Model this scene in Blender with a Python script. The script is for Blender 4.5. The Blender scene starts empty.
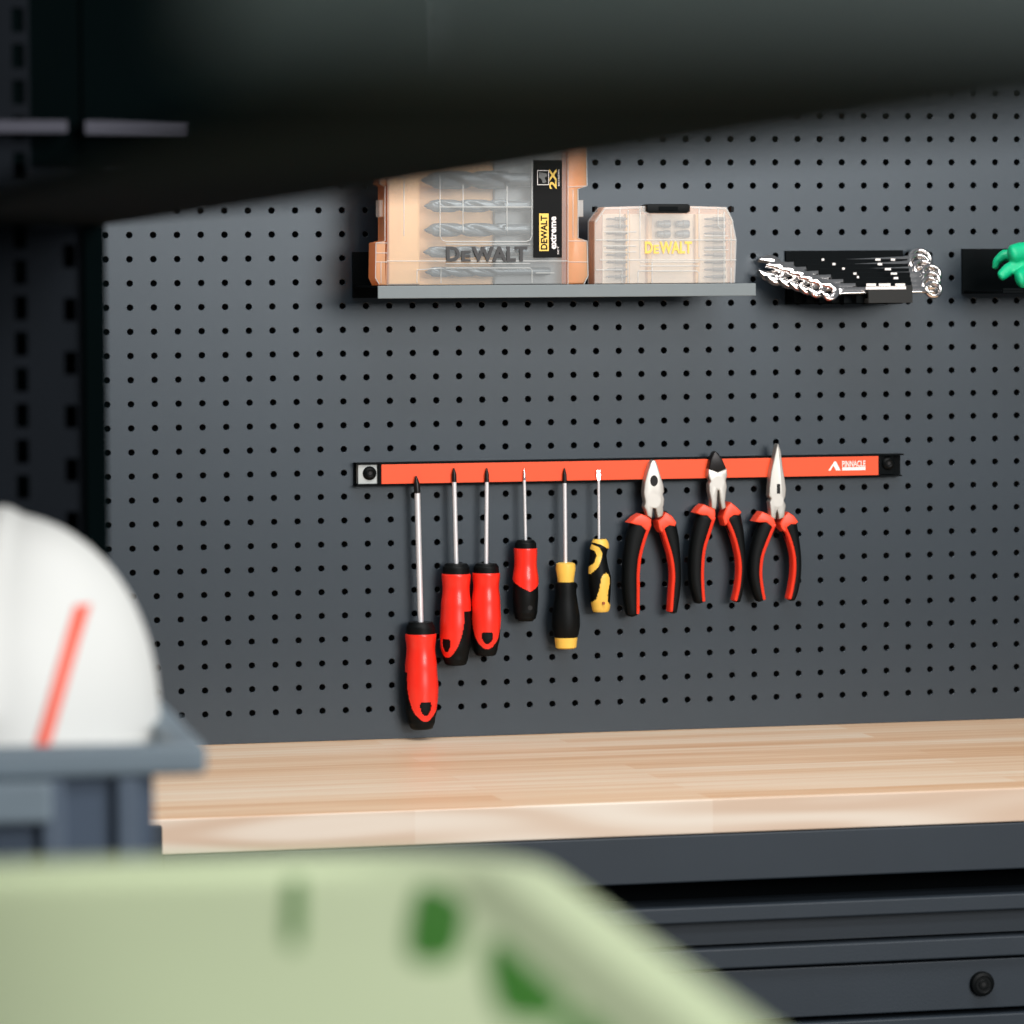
import bpy, bmesh, math, random
from mathutils import Vector, Matrix
random.seed(7)
SC = bpy.context.scene
COL = SC.collection
PI = math.pi

# ------------------------------------------------------------------ camera model (solved from the hole grid, pitch 25.4 mm)
F = 4500.0
YAW, PITCH, ROLL = -0.24980886, -0.05548426, 0.00577156
Z0 = 1.4405
CAM = Vector((-0.78284376, -4.68799366, -0.03059938 + Z0))
RM = Matrix.Rotation(YAW, 3, 'Z') @ Matrix.Rotation(PITCH, 3, 'X') @ Matrix.Rotation(ROLL, 3, 'Y')

def ray(px, py):
    return RM @ Vector(((px - 512) / F, 1.0, -(py - 512) / F))
def at(px, py, d):
    """world point seen at (px, py) on the plane d metres in front of the pegboard"""
    r = ray(px, py)
    t = (-d - CAM.y) / r.y
    return CAM + r * t
def XZ(px, py, d):
    p = at(px, py, d)
    return (p.x, p.z)
def deep(px, py, t):
    """world point seen at (px, py) at axial distance t from the camera"""
    return CAM + ray(px, py) * t
def poly(pts, d):
    return [XZ(x, y, d) for x, y in pts]
def zp(pts, x0, y0, s):
    return [(x0 + x / s, y0 + y / s) for x, y in pts]

# ------------------------------------------------------------------ materials
def lin(c):
    out = []
    for v in c:
        v /= 255.0
        out.append(v / 12.92 if v <= 0.04045 else ((v + 0.055) / 1.055) ** 2.4)
    return out + [1.0]
def mat(name, c, rough=0.5, metal=0.0, var=0.06, scale=60.0, bump=0.0, bscale=400.0, spec=0.5, coat=0.0):
    m = bpy.data.materials.new(name); m.use_nodes = True
    nt = m.node_tree; b = nt.nodes['Principled BSDF']
    tc = nt.nodes.new('ShaderNodeTexCoord')
    n = nt.nodes.new('ShaderNodeTexNoise'); n.inputs['Scale'].default_value = scale; n.inputs['Detail'].default_value = 4
    nt.links.new(tc.outputs['Object'], n.inputs['Vector'])
    mx = nt.nodes.new('ShaderNodeMix'); mx.data_type = 'RGBA'
    l = lin(c)
    mx.inputs['A'].default_value = [v * (1 - var) for v in l[:3]] + [1]
    mx.inputs['B'].default_value = [min(1, v * (1 + var)) for v in l[:3]] + [1]
    nt.links.new(n.outputs['Fac'], mx.inputs['Factor'])
    nt.links.new(mx.outputs['Result'], b.inputs['Base Color'])
    b.inputs['Roughness'].default_value = rough; b.inputs['Metallic'].default_value = metal
    b.inputs['Specular IOR Level'].default_value = spec
    b.inputs['Coat Weight'].default_value = coat
    if bump:
        n2 = nt.nodes.new('ShaderNodeTexNoise'); n2.inputs['Scale'].default_value = bscale; n2.inputs['Detail'].default_value = 3
        nt.links.new(tc.outputs['Object'], n2.inputs['Vector'])
        bp = nt.nodes.new('ShaderNodeBump'); bp.inputs['Strength'].default_value = bump; bp.inputs['Distance'].default_value = 0.002
        nt.links.new(n2.outputs['Fac'], bp.inputs['Height']); nt.links.new(bp.outputs['Normal'], b.inputs['Normal'])
    return m
def clear(name, c, haze, rough=0.15, tint=(250, 250, 250)):
    m = mat(name, c, rough, var=0.03)
    nt = m.node_tree; b = nt.nodes['Principled BSDF']; out = nt.nodes['Material Output']
    t = nt.nodes.new('ShaderNodeBsdfTransparent'); t.inputs['Color'].default_value = lin(tint)
    mx = nt.nodes.new('ShaderNodeMixShader'); mx.inputs['Fac'].default_value = haze
    nt.links.new(t.outputs[0], mx.inputs[1]); nt.links.new(b.outputs[0], mx.inputs[2]); nt.links.new(mx.outputs[0], out.inputs['Surface'])
    return m

def set_ior(m, v): m.node_tree.nodes['Principled BSDF'].inputs['IOR'].default_value = v
def wood(name, base, dark, light, mode):
    m = bpy.data.materials.new(name); m.use_nodes = True
    nt = m.node_tree; b = nt.nodes['Principled BSDF']; L = nt.links.new
    tc = nt.nodes.new('ShaderNodeTexCoord')
    def N(t): return nt.nodes.new('ShaderNode' + t)
    ramp = N('ValToRGB'); cr = ramp.color_ramp
    cr.elements[0].position = 0.15; cr.elements[0].color = lin(dark)
    cr.elements[1].position = 0.85; cr.elements[1].color = lin(light)
    e = cr.elements.new(0.5); e.color = lin(base)
    if mode == 'top':
        bk = N('TexBrick'); bk.offset = 0.37; bk.squash = 1.0
        bk.inputs['Scale'].default_value = 1.0
        bk.inputs['Brick Width'].default_value = 0.52; bk.inputs['Row Height'].default_value = 0.043
        bk.inputs['Mortar Size'].default_value = 0.0004; bk.inputs['Bias'].default_value = 0.0
        bk.inputs['Color1'].default_value = (0.0, 0, 0, 1); bk.inputs['Color2'].default_value = (1, 1, 1, 1); bk.inputs['Mortar'].default_value = (0.35, 0.35, 0.35, 1)
        L(tc.outputs['Object'], bk.inputs['Vector'])
        mp = N('Mapping'); mp.inputs['Scale'].default_value = (3.0, 75.0, 40.0)
        L(tc.outputs['Object'], mp.inputs['Vector'])
        n = N('TexNoise'); n.inputs['Scale'].default_value = 1.0; n.inputs['Detail'].default_value = 5; n.inputs['Distortion'].default_value = 0.4
        L(mp.outputs[0], n.inputs['Vector'])
        ma = N('Math'); ma.operation = 'MULTIPLY'; ma.inputs[1].default_value = 0.42
        L(bk.outputs['Color'], ma.inputs[0])
        mb_ = N('Math'); mb_.operation = 'MULTIPLY_ADD'; mb_.inputs[1].default_value = 1.1
        L(n.outputs['Fac'], mb_.inputs[0])
        sub = N('Math'); sub.operation = 'SUBTRACT'; sub.inputs[1].default_value = 0.25
        L(ma.outputs[0], sub.inputs[0]); L(sub.outputs[0], mb_.inputs[2])
        L(mb_.outputs[0], ramp.inputs['Fac'])
    else:
        mp = N('Mapping'); mp.inputs['Scale'].default_value = (1.6, 6.0, 13.0)
        L(tc.outputs['Object'], mp.inputs['Vector'])
        n0 = N('TexNoise'); n0.inputs['Scale'].default_value = 1.3; n0.inputs['Detail'].default_value = 1
        L(mp.outputs[0], n0.inputs['Vector'])
        w = N('Math'); w.operation = 'MULTIPLY'; w.inputs[1].default_value = 28.0; L(n0.outputs['Fac'], w.inputs[0])
        s = N('Math'); s.operation = 'SINE'; L(w.outputs[0], s.inputs[0])
        bk = N('TexBrick'); bk.offset = 0.0; bk.inputs['Scale'].default_value = 1.0
        bk.inputs['Brick Width'].default_value = 0.29; bk.inputs['Row Height'].default_value = 5.0; bk.inputs['Mortar Size'].default_value = 0.0
        bk.inputs['Color1'].default_value = (0, 0, 0, 1); bk.inputs['Color2'].default_value = (1, 1, 1, 1)
        L(tc.outputs['Object'], bk.inputs['Vector'])
        a = N('Math'); a.operation = 'MULTIPLY_ADD'; a.inputs[1].default_value = 0.26; a.inputs[2].default_value = 0.36; L(s.outputs[0], a.inputs[0])
        a2 = N('Math'); a2.operation = 'MULTIPLY_ADD'; a2.inputs[1].default_value = 0.3; L(bk.outputs['Color'], a2.inputs[0]); L(a.outputs[0], a2.inputs[2])
        L(a2.outputs[0], ramp.inputs['Fac'])
    L(ramp.outputs['Color'], b.inputs['Base Color'])
    b.inputs['Roughness'].default_value = 0.45
    return m

M = {
 'board': mat('board_powdercoat', (24, 34, 43), 0.33, var=0.14, scale=9, bump=0.06, bscale=900, spec=0.30),
 'wall': mat('wall_paint_dark', (24, 26, 28), 0.9),
 'floor': mat('floor_concrete', (120, 120, 118), 0.7, var=0.15, scale=6),
 'cab': mat('cabinet_powdercoat', (42, 50, 58), 0.45, var=0.12, scale=14, bump=0.08, bscale=800, spec=0.35),
 'cabdark': mat('cabinet_inside_black', (3, 6, 8), 0.8, spec=0.05),
 'shelf': mat('shelf_grey_metal', (112, 120, 122), 0.45, var=0.05),
 'black': mat('black_metal', (3, 7, 9), 0.55, var=0.2, spec=0.07),
 'rack': mat('rack_black_powdercoat', (1, 8, 9), 0.8, var=0.2, scale=20, spec=0.03),
 'upright': mat('upright_charcoal', (18, 23, 29), 0.7, var=0.2, scale=20, spec=0.1),
 'steptop': mat('rack_front_block', (44, 44, 43), 0.6, var=0.1, scale=40, spec=0.2),
 'guard': mat('orange_red_guard', (250, 78, 48), 0.4, var=0.03),
 'bitdull': mat('dull_bit_steel', (104, 98, 92), 0.45, 0.3, var=0.1),
 'pale': clear('pale_tray_plastic', (252, 226, 196), 0.92, 0.4, (255, 225, 190)),
 'rackrail': mat('rack_rail_grey', (62, 62, 76), 0.5, var=0.1, scale=20),
 'racklip': mat('rack_lip_grey', (50, 63, 61), 0.5, var=0.1, scale=20),
 'rubber': mat('black_rubber', (5, 8, 9), 0.5, var=0.2, scale=300, bump=0.1, bscale=1500, spec=0.16),
 'orange': mat('rail_orange_paint', (238, 84, 44), 0.4, var=0.03, scale=20, spec=0.3),
 'white': mat('white_print', (250, 240, 235), 0.5, var=0.02),
 'red': mat('red_plastic', (243, 44, 28), 0.32, var=0.03, coat=0.15),
 'redgrip': mat('red_grip_plastic', (240, 58, 34), 0.4, var=0.03),
 'yellow': mat('yellow_plastic', (244, 196, 84), 0.4, var=0.04),
 'chrome': mat('chrome_steel', (238, 234, 232), 0.14, 1.0, var=0.03),
 'shaft': mat('bright_shaft_steel', (238, 236, 238), 0.42, 0.5, var=0.03),
 'satin': mat('satin_steel', (192, 188, 181), 0.42, 0.75, var=0.05, scale=150),
 'blacktip': mat('blackened_tip', (30, 27, 27), 0.35, 0.5, var=0.1),
 'plate': mat('plate_sheen_grey', (168, 172, 170), 0.4, 0.2, var=0.08),
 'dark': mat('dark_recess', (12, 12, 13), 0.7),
 'hat': mat('white_hat_shell', (220, 221, 218), 0.55, var=0.02),
 'hatstripe': mat('red_reflective_stripe', (246, 112, 92), 0.4, var=0.03),
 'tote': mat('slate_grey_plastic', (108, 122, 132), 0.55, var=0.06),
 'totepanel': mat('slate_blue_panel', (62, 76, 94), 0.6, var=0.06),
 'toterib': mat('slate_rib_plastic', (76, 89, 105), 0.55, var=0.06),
 'green': mat('pale_green_plastic', (202, 216, 176), 0.45, var=0.04, scale=8),
 'greenslot': mat('deep_green_slot', (38, 108, 0), 0.6, var=0.08, scale=30),
 'glove': mat('green_latex', (0, 186, 130), 0.45, var=0.1, scale=200, bump=0.2, bscale=900),
 'peach': clear('peach_plastic', (255, 200, 138), 0.92, 0.4, (255, 210, 150)),
 'amber': clear('amber_plastic', (250, 196, 150), 0.5, 0.2, (255, 212, 165)),
 'clear': clear('clear_plastic', (240, 243, 242), 0.12, 0.12),
 'clearrib': clear('clear_plastic_rib', (240, 240, 236), 0.36, 0.12),
 'haze': clear('hazed_clear_plastic', (250, 248, 244), 0.2, 0.2),
 'insert': clear('smoke_insert', (150, 158, 158), 0.85, 0.3),
 'bit': mat('grey_steel_bit', (104, 112, 116), 0.35, 0.4, var=0.1),
 'bitlight': mat('pale_steel_bit', (205, 196, 186), 0.4, 0.3, var=0.08),
 'sticker': mat('black_sticker', (14, 14, 14), 0.5, var=0.1, spec=0.1),
 'gold': mat('yellow_print', (248, 206, 92), 0.5, var=0.03),
 'letter': mat('charcoal_lettering', (52, 50, 50), 0.5, var=0.05),
 'woodtop': wood('laminated_wood_top', (232, 198, 164), (218, 172, 130), (240, 220, 196), 'top'),
 'woodedge': wood('laminated_wood_edge', (226, 207, 188), (212, 184, 160), (234, 220, 204), 'edge'),
}

set_ior(M['board'], 1.8); M['board'].node_tree.nodes['Principled BSDF'].inputs['Specular Tint'].default_value = (.88, .95, 1, 1)
# ------------------------------------------------------------------ mesh building
class MB:
    def __init__(s): s.v = []; s.f = []
    def add(s, vs, fs):
        o = len(s.v); s.v += [tuple(p) for p in vs]; s.f += [tuple(i + o for i in f) for f in fs]
    def box(s, x0, x1, y0, y1, z0, z1):
        x0, x1 = sorted((x0, x1)); y0, y1 = sorted((y0, y1)); z0, z1 = sorted((z0, z1))
        s.add([(x0,y0,z0),(x1,y0,z0),(x1,y1,z0),(x0,y1,z0),(x0,y0,z1),(x1,y0,z1),(x1,y1,z1),(x0,y1,z1)],
              [(0,3,2,1),(4,5,6,7),(0,1,5,4),(1,2,6,5),(2,3,7,6),(3,0,4,7)])
        return s
    def pbox(s, px0, px1, py0, py1, d0, d1):
        """box whose front face (at d1) fills the pixel rectangle"""
        x0, z1 = XZ(px0, (py0 + py1) / 2, d1)[0], XZ((px0 + px1) / 2, py0, d1)[1]
        x1, z0 = XZ(px1, (py0 + py1) / 2, d1)[0], XZ((px0 + px1) / 2, py1, d1)[1]
        return s.box(x0, x1, -d0, -d1, z0, z1)
    def slab(s, pts, d0, d1, bev=0.001, steps=3):
        """outline in XZ, from d0 (back) to d1 (front), rounded front edge"""
        n = len(pts)
        area = sum(pts[i][0]*pts[(i+1)%n][1]-pts[(i+1)%n][0]*pts[i][1] for i in range(n))
        if area < 0: pts = pts[::-1]
        def inset(k):
            if k == 0: return pts
            out = []
            for i in range(n):
                a, b, c = Vector(pts[i-1]), Vector(pts[i]), Vector(pts[(i+1) % n])
                e1 = (b - a).normalized(); e2 = (c - b).normalized()
                n1 = Vector((-e1.y, e1.x)); n2 = Vector((-e2.y, e2.x))
                m = n1 + n2
                m = m / max(0.35, m.dot(m) / 2) if m.length > 1e-6 else n1
                out.append(tuple(b + m * k))
            return out
        rings = [(pts, d0)]
        for j in range(steps + 1):
            a = j / steps * PI / 2 if steps else 0
            rings.append((inset(bev * (1 - math.cos(a))), d1 - bev * (1 - math.sin(a))))
        vs = []; fs = []
        for ps, d in rings: vs += [(x, -d, z) for x, z in ps]
        for r in range(len(rings) - 1):
            for i in range(n):
                j = (i + 1) % n
                fs.append((r*n+i, r*n+j, (r+1)*n+j, (r+1)*n+i))
        fs.append(tuple(range(n))[::-1]); fs.append(tuple((len(rings)-1)*n + i for i in range(n)))
        s.add(vs, fs); return s
    def tube(s, path, seg=14, cap=True, n=2.0, up=Vector((0, -1, 0))):
        """path: list of (point, half_in_plane, half_depth) ; depth axis = up"""
        P = [Vector(p[0]) for p in path]
        rings = []
        def ring(c, side, a, b):
            out = []
            for k in range(seg):
                t = 2 * PI * k / seg; ct, st = math.cos(t), math.sin(t)
                out.append(c + side * (a * math.copysign(abs(ct) ** (2/n), ct)) + up * (b * math.copysign(abs(st) ** (2/n), st)))
            return out
        for i in range(len(P)):
            d = (P[min(i+1, len(P)-1)] - P[max(i-1, 0)]).normalized()
            side = d.cross(up); side.normalize()
            a, b = path[i][1], path[i][2]
            if cap and i == 0:
                for q in (0.25, 0.7, 0.93):
                    h = math.sqrt(1 - q*q); rings.append(ring(P[0] - d * min(a, b) * h * 0.6, side, a*q, b*q))
            rings.append(ring(P[i], side, a, b))
            if cap and i == len(P) - 1:
                for q in (0.93, 0.7, 0.25):
                    h = math.sqrt(1 - q*q); rings.append(ring(P[i] + d * min(a, b) * h * 0.6, side, a*q, b*q))
        vs = [v for r in rings for v in r]; fs = []
        for r in range(len(rings) - 1):
            for k in range(seg):
                j = (k + 1) % seg
                fs.append((r*seg+k, r*seg+j, (r+1)*seg+j, (r+1)*seg+k))
        fs.append(tuple(range(seg))[::-1]); fs.append(tuple((len(rings)-1)*seg + k for k in range(seg)))
        s.add(vs, fs); return s
    def lathe(s, A, B, prof, seg=24, ry=None):
        """prof: (t 0..1 from A to B, radius)"""
        A, B = Vector(A), Vector(B); d = (B - A); L = d.length; d.normalize()
        front = Vector((0, -1, 0)); front = (front - d * front.dot(d))
        if front.length < 1e-4: front = Vector((1, 0, 0))
        front.normalize(); side = d.cross(front)
        vs = []; fs = []
        for t, r in prof:
            c = A + d * (t * L)
            for k in range(seg):
                a = 2 * PI * k / seg
                vs.append(c + side * (r * math.sin(a)) + front * (r * math.cos(a)))
        m = len(prof)
        for i in range(m - 1):
            for k in range(seg):
                j = (k + 1) % seg
                fs.append((i*seg+k, i*seg+j, (i+1)*seg+j, (i+1)*seg+k))
        fs.append(tuple(range(seg))[::-1]); fs.append(tuple((m-1)*seg + k for k in range(seg)))
        s.add(vs, fs); return s
    def cyl(s, A, B, r, seg=20): return s.lathe(A, B, [(0, r), (1, r)], seg)

OFF = {}
def obj(name, mb, m, parent=None, smooth=False, bevel=0.0, bseg=2):
    me = bpy.data.meshes.new(name)
    off = OFF.get(parent.name, Vector()) if parent else Vector()
    me.from_pydata([tuple(Vector(v) - off) for v in mb.v], [], mb.f)
    bm = bmesh.new(); bm.from_mesh(me); bmesh.ops.recalc_face_normals(bm, faces=bm.faces); bm.to_mesh(me); bm.free()
    me.materials.append(m)
    o = bpy.data.objects.new(name, me); COL.objects.link(o)
    if parent: o.parent = parent; OFF[o.name] = off
    if smooth:
        for p in me.polygons: p.use_smooth = True
        try: me.set_sharp_from_angle(angle=math.radians(smooth if smooth is not True else 40))
        except Exception: pass
    if bevel:
        b = o.modifiers.new('bevel', 'BEVEL'); b.width = bevel; b.segments = bseg; b.limit_method = 'ANGLE'; b.angle_limit = math.radians(35)
    return o
def tag(o, label, cat, group=None, kind=None):
    o['label'] = label; o['category'] = cat
    if group: o['group'] = group
    if kind: o['kind'] = kind
    return o
def thing(name, loc, label, cat, group=None):
    o = bpy.data.objects.new(name, None); o.empty_display_size = 0.02; o.location = loc
    COL.objects.link(o); OFF[o.name] = Vector(loc)
    return tag(o, label, cat, group)
def struct(name, mb, m):
    o = obj(name, mb, m); o['kind'] = 'structure'; return o
def lettering(name, txt, x0, x1, z0, z1, d, m, parent, rot=0, depth=0.0006, bold=0.0):
    """raised lettering on a plane facing the room; rot=90 reads upwards"""
    cu = bpy.data.curves.new(name, 'FONT'); cu.body = txt; cu.align_x = 'LEFT'; cu.size = 1.0; cu.offset = bold; cu.resolution_u = 3
    t = bpy.data.objects.new('tmp', cu); COL.objects.link(t)
    dg = bpy.context.evaluated_depsgraph_get(); dg.update()
    me = bpy.data.meshes.new_from_object(t.evaluated_get(dg)); bpy.data.objects.remove(t); bpy.data.curves.remove(cu)
    vs = [(v.co.x, v.co.y) for v in me.vertices]
    if rot == 90: vs = [(-y, x) for x, y in vs]
    ax = min(v[0] for v in vs); bx = max(v[0] for v in vs); ay = min(v[1] for v in vs); by = max(v[1] for v in vs)
    mp = [(x0 + (v[0]-ax)/(bx-ax)*(x1-x0), z0 + (v[1]-ay)/(by-ay)*(z1-z0)) for v in vs]
    n = len(mp); mb = MB()
    fr = [(x, -d - depth, z) for x, z in mp]; bk = [(x, -d, z) for x, z in mp]
    fs = [tuple(p.vertices) for p in me.polygons]
    cnt = {}
    for f in fs:
        for i in range(len(f)):
            e = (f[i], f[(i+1) % len(f)]); cnt[e] = cnt.get(e, 0) + 1
    sides = [(a, b, b + n, a + n) for (a, b) in cnt if (b, a) not in cnt]
    mb.add(fr + bk, fs + sides + [tuple(i + n for i in f[::-1]) for f in fs])
    bpy.data.meshes.remove(me)
    return obj(name, mb, m, parent)

# ------------------------------------------------------------------ setting
struct('floor', MB().box(-4, 5, -7, 0.5, -0.05, 0), M['floor'])
struct('wall_back', MB().box(-4, 5, 0.06, 0.16, 0, 3.2), M['wall'])

# ------------------------------------------------------------------ pegboard: real holes, 25.4 mm pitch
Pch = 0.0254; HR = 0.0032; NS = 12
ZT = 0.9                       # worktop surface
Zrow = lambda r: Z0 - r * Pch
mb = MB()
C0, C1, R0, R1 = -9, 52, -17, 20
def cell(cx, cz):
    h = Pch / 2
    sq = []; o = []; i1 = []; i2 = []
    for k in range(NS):
        a = 2 * PI * (k + 0.5) / NS; c, s_ = math.cos(a), math.sin(a)
        q = h / max(abs(c), abs(s_))
        sq.append((cx + c*q, 0, cz + s_*q)); o.append((cx + c*(HR+.0005), 0, cz + s_*(HR+.0005)))
        i1.append((cx + c*HR, .0004, cz + s_*HR)); i2.append((cx + c*HR, .002, cz + s_*HR))
    # exact square corners
    vs = sq + o + i1 + i2; fs = []
    for k in range(NS):
        j = (k + 1) % NS
        fs.append((k, j, NS+j, NS+k)); fs.append((NS+k, NS+j, 2*NS+j, 2*NS+k)); fs.append((2*NS+k, 2*NS+j, 3*NS+j, 3*NS+k))
    base = len(vs); cor = []
    for sx, sz, k in ((1,1,1),(-1,1,4),(-1,-1,7),(1,-1,10)):
        vs.append((cx + sx*h, 0, cz + sz*h)); fs.append((k, len(vs)-1, (k+1) % NS))
    mb.add(vs, fs)
for c in range(C0, C1 + 1):
    for r in range(R0, R1 + 1):
        cell(c * Pch, Zrow(r))
xl, xr = (C0-.5)*Pch, (C1+.5)*Pch; zb = Zrow(R1+.5); ztp = Zrow(R0-.5)
mb.add([(xl,0,ZT+.0003),(xr,0,ZT+.0003),(xr,0,zb),(xl,0,zb)], [(0,1,2,3)])          # plain bottom margin
peg = thing('pegboard', ((xl+xr)/2, 0.001, ZT+.0003), 'dark grey perforated metal pegboard panel standing behind the wooden worktop', 'pegboard')
o = obj('panel', mb, M['board'], peg)
# folded returns of the sheet (top, sides, bottom)
mb = MB().box(xl-.002, xr+.002, .0, .03, ztp, ztp+.002).box(xl-.002, xl, 0, .03, ZT+.0003, ztp).box(xr, xr+.002, 0, .03, ZT+.0003, ztp)
obj('folded_edge', mb, M['board'], peg)
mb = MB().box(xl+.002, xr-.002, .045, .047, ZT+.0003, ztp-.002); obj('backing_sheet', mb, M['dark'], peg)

# ------------------------------------------------------------------ workbench: worktop, cabinet with drawers
BD = 0.62; TH = 0.0325
XL = -0.46; XR = 1.36
wt = thing('worktop', (0.45, -BD/2, ZT-TH), 'pale laminated hardwood worktop running along under the pegboard', 'worktop')
obj('board', MB().box(XL, XR, .05, -BD+.004, ZT-TH, ZT), M['woodtop'], wt, bevel=.0008)
obj('front_edge', MB().box(XL, XR, -BD+.0035, -BD, ZT-TH, ZT), M['woodedge'], wt, bevel=.0012)

def zrow(py, d=BD, px=950): return XZ(px, py, d)[1]
cab = thing('tool_cabinet', (0.5, -BD/2, 0.05), 'charcoal metal base cabinet with wide drawers under the worktop', 'cabinet')
XC0 = XZ(163, 860, BD)[0]
zap = zrow(871.7)
obj('apron', MB().box(XC0, XR, -BD+.03, -BD, ZT-TH-.0008, zap), M['cab'], cab, bevel=.0015)
obj('carcass', MB().box(XC0, XR, -.004, -BD+.06, .06, ZT-TH-.002).box(XC0, XC0+.02, -BD+.06, -BD+.004, .06, zap-.0005).box(XR-.02, XR, -BD+.06, -BD+.004, .06, zap-.0005), M['cabdark'], cab)
obj('plinth', MB().box(XC0+.03, XR-.03, -.02, -BD+.06, 0, .059), M['cabdark'], cab)
def drawer(ztop, zlip, zrec, zl2, zl2b, zbot, screws):
    x0, x1 = XC0+.022, XR-.022
    dr = obj('drawer', MB().box(x0, x1, -BD+.055, -BD+.003, zbot, zl2b-.003), M['cab'], cab, bevel=.001)
    obj('handle_lip', MB().box(x0, x1, -BD+.055, -BD-.004, zlip, ztop), M['cab'], dr, bevel=.0015)
    obj('recessed_channel', MB().box(x0, x1, -BD+.055, -BD+.016, zrec, zlip), M['cab'], dr)
    obj('lower_lip', MB().box(x0, x1, -BD+.055, -BD-.002, zl2b, zl2), M['cab'], dr, bevel=.0015)
    obj('joint_groove', MB().box(x0, x1, -BD+.055, -BD+.014, zl2b-.003, zl2b).box(x0, x1, -BD+.055, -BD+.020, zl2, zrec), M['cabdark'], dr)
    for sx, sz in screws:
        R = .0120
        s = obj('screw_cap', MB().lathe((sx, -BD+.004, sz), (sx, -BD-.004, sz), [(0, R), (.6, R), (.85, R*.93), (1, R*.7), (.93, R*.62), (.93, R*.42), (1, R*.36), (1, .0001)], 28), M['rubber'], dr, smooth=30)
        obj('socket', MB().lathe((sx, -BD-.0030, sz), (sx, -BD-.0042, sz), [(0, .0026), (1, .0022)], 6), M['dark'], s)
sx, sz = XZ(982.4, 983.9, BD)
z = [zrow(v) for v in (895.9, 911.5, 936.5, 938.6, 958.2, 1010.5, 1015.6)]
drawer(*z[:6], [(sx, sz)])
dz = z[0] - z[6]
drawer(*[v - dz for v in z[:6]], [(sx, sz-dz)])
drawer(*[v - 2*dz for v in z[:5]], 0.075, [])

# front corner post at the left end (its top stops just under the worktop surface)
zl = XZ(158, 826, BD+.01)[1]
xr_ = XZ(162.6, 840, BD+.01)[0]
obj('corner_post', MB().box(xr_-.10, xr_, -BD-.0008, -BD-.010, 0.0, zl), M['cab'], cab, bevel=.0015)
obj('side_panel', MB().box(xr_-.10, XC0-.0005, -.004, -BD, 0.0, ZT-TH-.0008), M['cabdark'], cab)

# ------------------------------------------------------------------ magnetic tool rail
RD = 0.018
xa = XZ(355.5, 475, .010)[0]; xb = XZ(902, 464, .010)[0]
zc = (XZ(420, 473.6, RD)[1] + XZ(860, 465.9, RD)[1]) / 2
HH = 0.0104
rail = thing('magnetic_tool_rail', ((xa+xb)/2, -.001, zc), 'long orange faced magnetic rail fixed across the pegboard holding tools', 'tool rail')
xo0 = XZ(381.5, 474, RD)[0]; xo1 = XZ(878.5, 466, RD)[0]
mb = MB().box(xa, xb, -.0005, -.004, zc-HH-.002, zc+HH+.002)
mb.box(xa, xb-.006, -.004, -.0165, zc+HH+.0004, zc+HH+.002).box(xa, xb-.012, -.004, -.0165, zc-HH-.002, zc-HH-.0004)
mb.box(xb-.006, xb, -.004, -.0168, zc+HH+.0004, zc+HH+.002).box(xb-.011, xb-.001, -.004, -.0130, zc-HH-.002, zc-HH-.0004)
obj('channel', mb, M['black'], rail)
obj('magnet_bar', MB().box(xo0-.003, xo1+.003, -.0042, -RD+.0006, zc-HH+.0001, zc+HH-.0001), M['black'], rail)
obj('front_strip', MB().box(xo0, xo1, -RD+.0006, -RD, zc-HH, zc+HH), M['orange'], rail, bevel=.0003)
bl = obj('end_plate', MB().box(xa+.002, xo0-.0035, -.0042, -.0135, zc-HH, zc+HH), M['plate'], rail, bevel=.0006); bl['label'] = 'metal end plate, grey sheen painted on'  # grey colour stands in for the glossy reflection on this plate
br = obj('end_plate', MB().box(xo1+.0035, xb-.010, -.0042, -.0120, zc-HH, zc+HH), M['black'], rail, bevel=.0006); br['label'] = 'black metal end plate'
for (px, py, dd, par) in ((369.5, 473.2, .0135, bl), (888, 463.2, .0120, br)):
    x, zz = XZ(px, py, dd)
    sc_ = obj('screw', MB().lathe((x, -dd+.0005, zz), (x, -dd-.004, zz), [(0, .0074), (.35, .0074), (.8, .006), (1, .0042), (.8, .003), (.8, .0001)], 24), M['rubber'], par, smooth=30)
    obj('screw_socket', MB().lathe((x, -dd-.002, zz), (x, -dd-.0038, zz), [(0, .0022), (1, .0018)], 6), M['blacktip'], sc_)
# printed mark: mountain, word, underline
q = lambda zx, zy: XZ(820 + zx/17.07, 450 + zy/17.07, RD)
def pts(l): return [q(*p) for p in l]
obj('mountain_mark', MB().slab(pts([(140,352),(245,195),(272,195),(350,348),(275,350),(228,262),(178,352)]), RD, RD+.0003, 0, 0), M['white'], rail)
x0, z1 = q(378, 185); x1, z0 = q(775, 282)
lettering('wordmark', 'PINNACLE', x0, x1, z0, z1, RD, M['white'], rail, depth=.0003, bold=.012)
x0, z1 = q(378, 296); x1, z0 = q(775, 342)
obj('underline_bar', MB().box(x0, x1, -RD, -RD-.0003, z0, z1), M['white'], rail)

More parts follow.
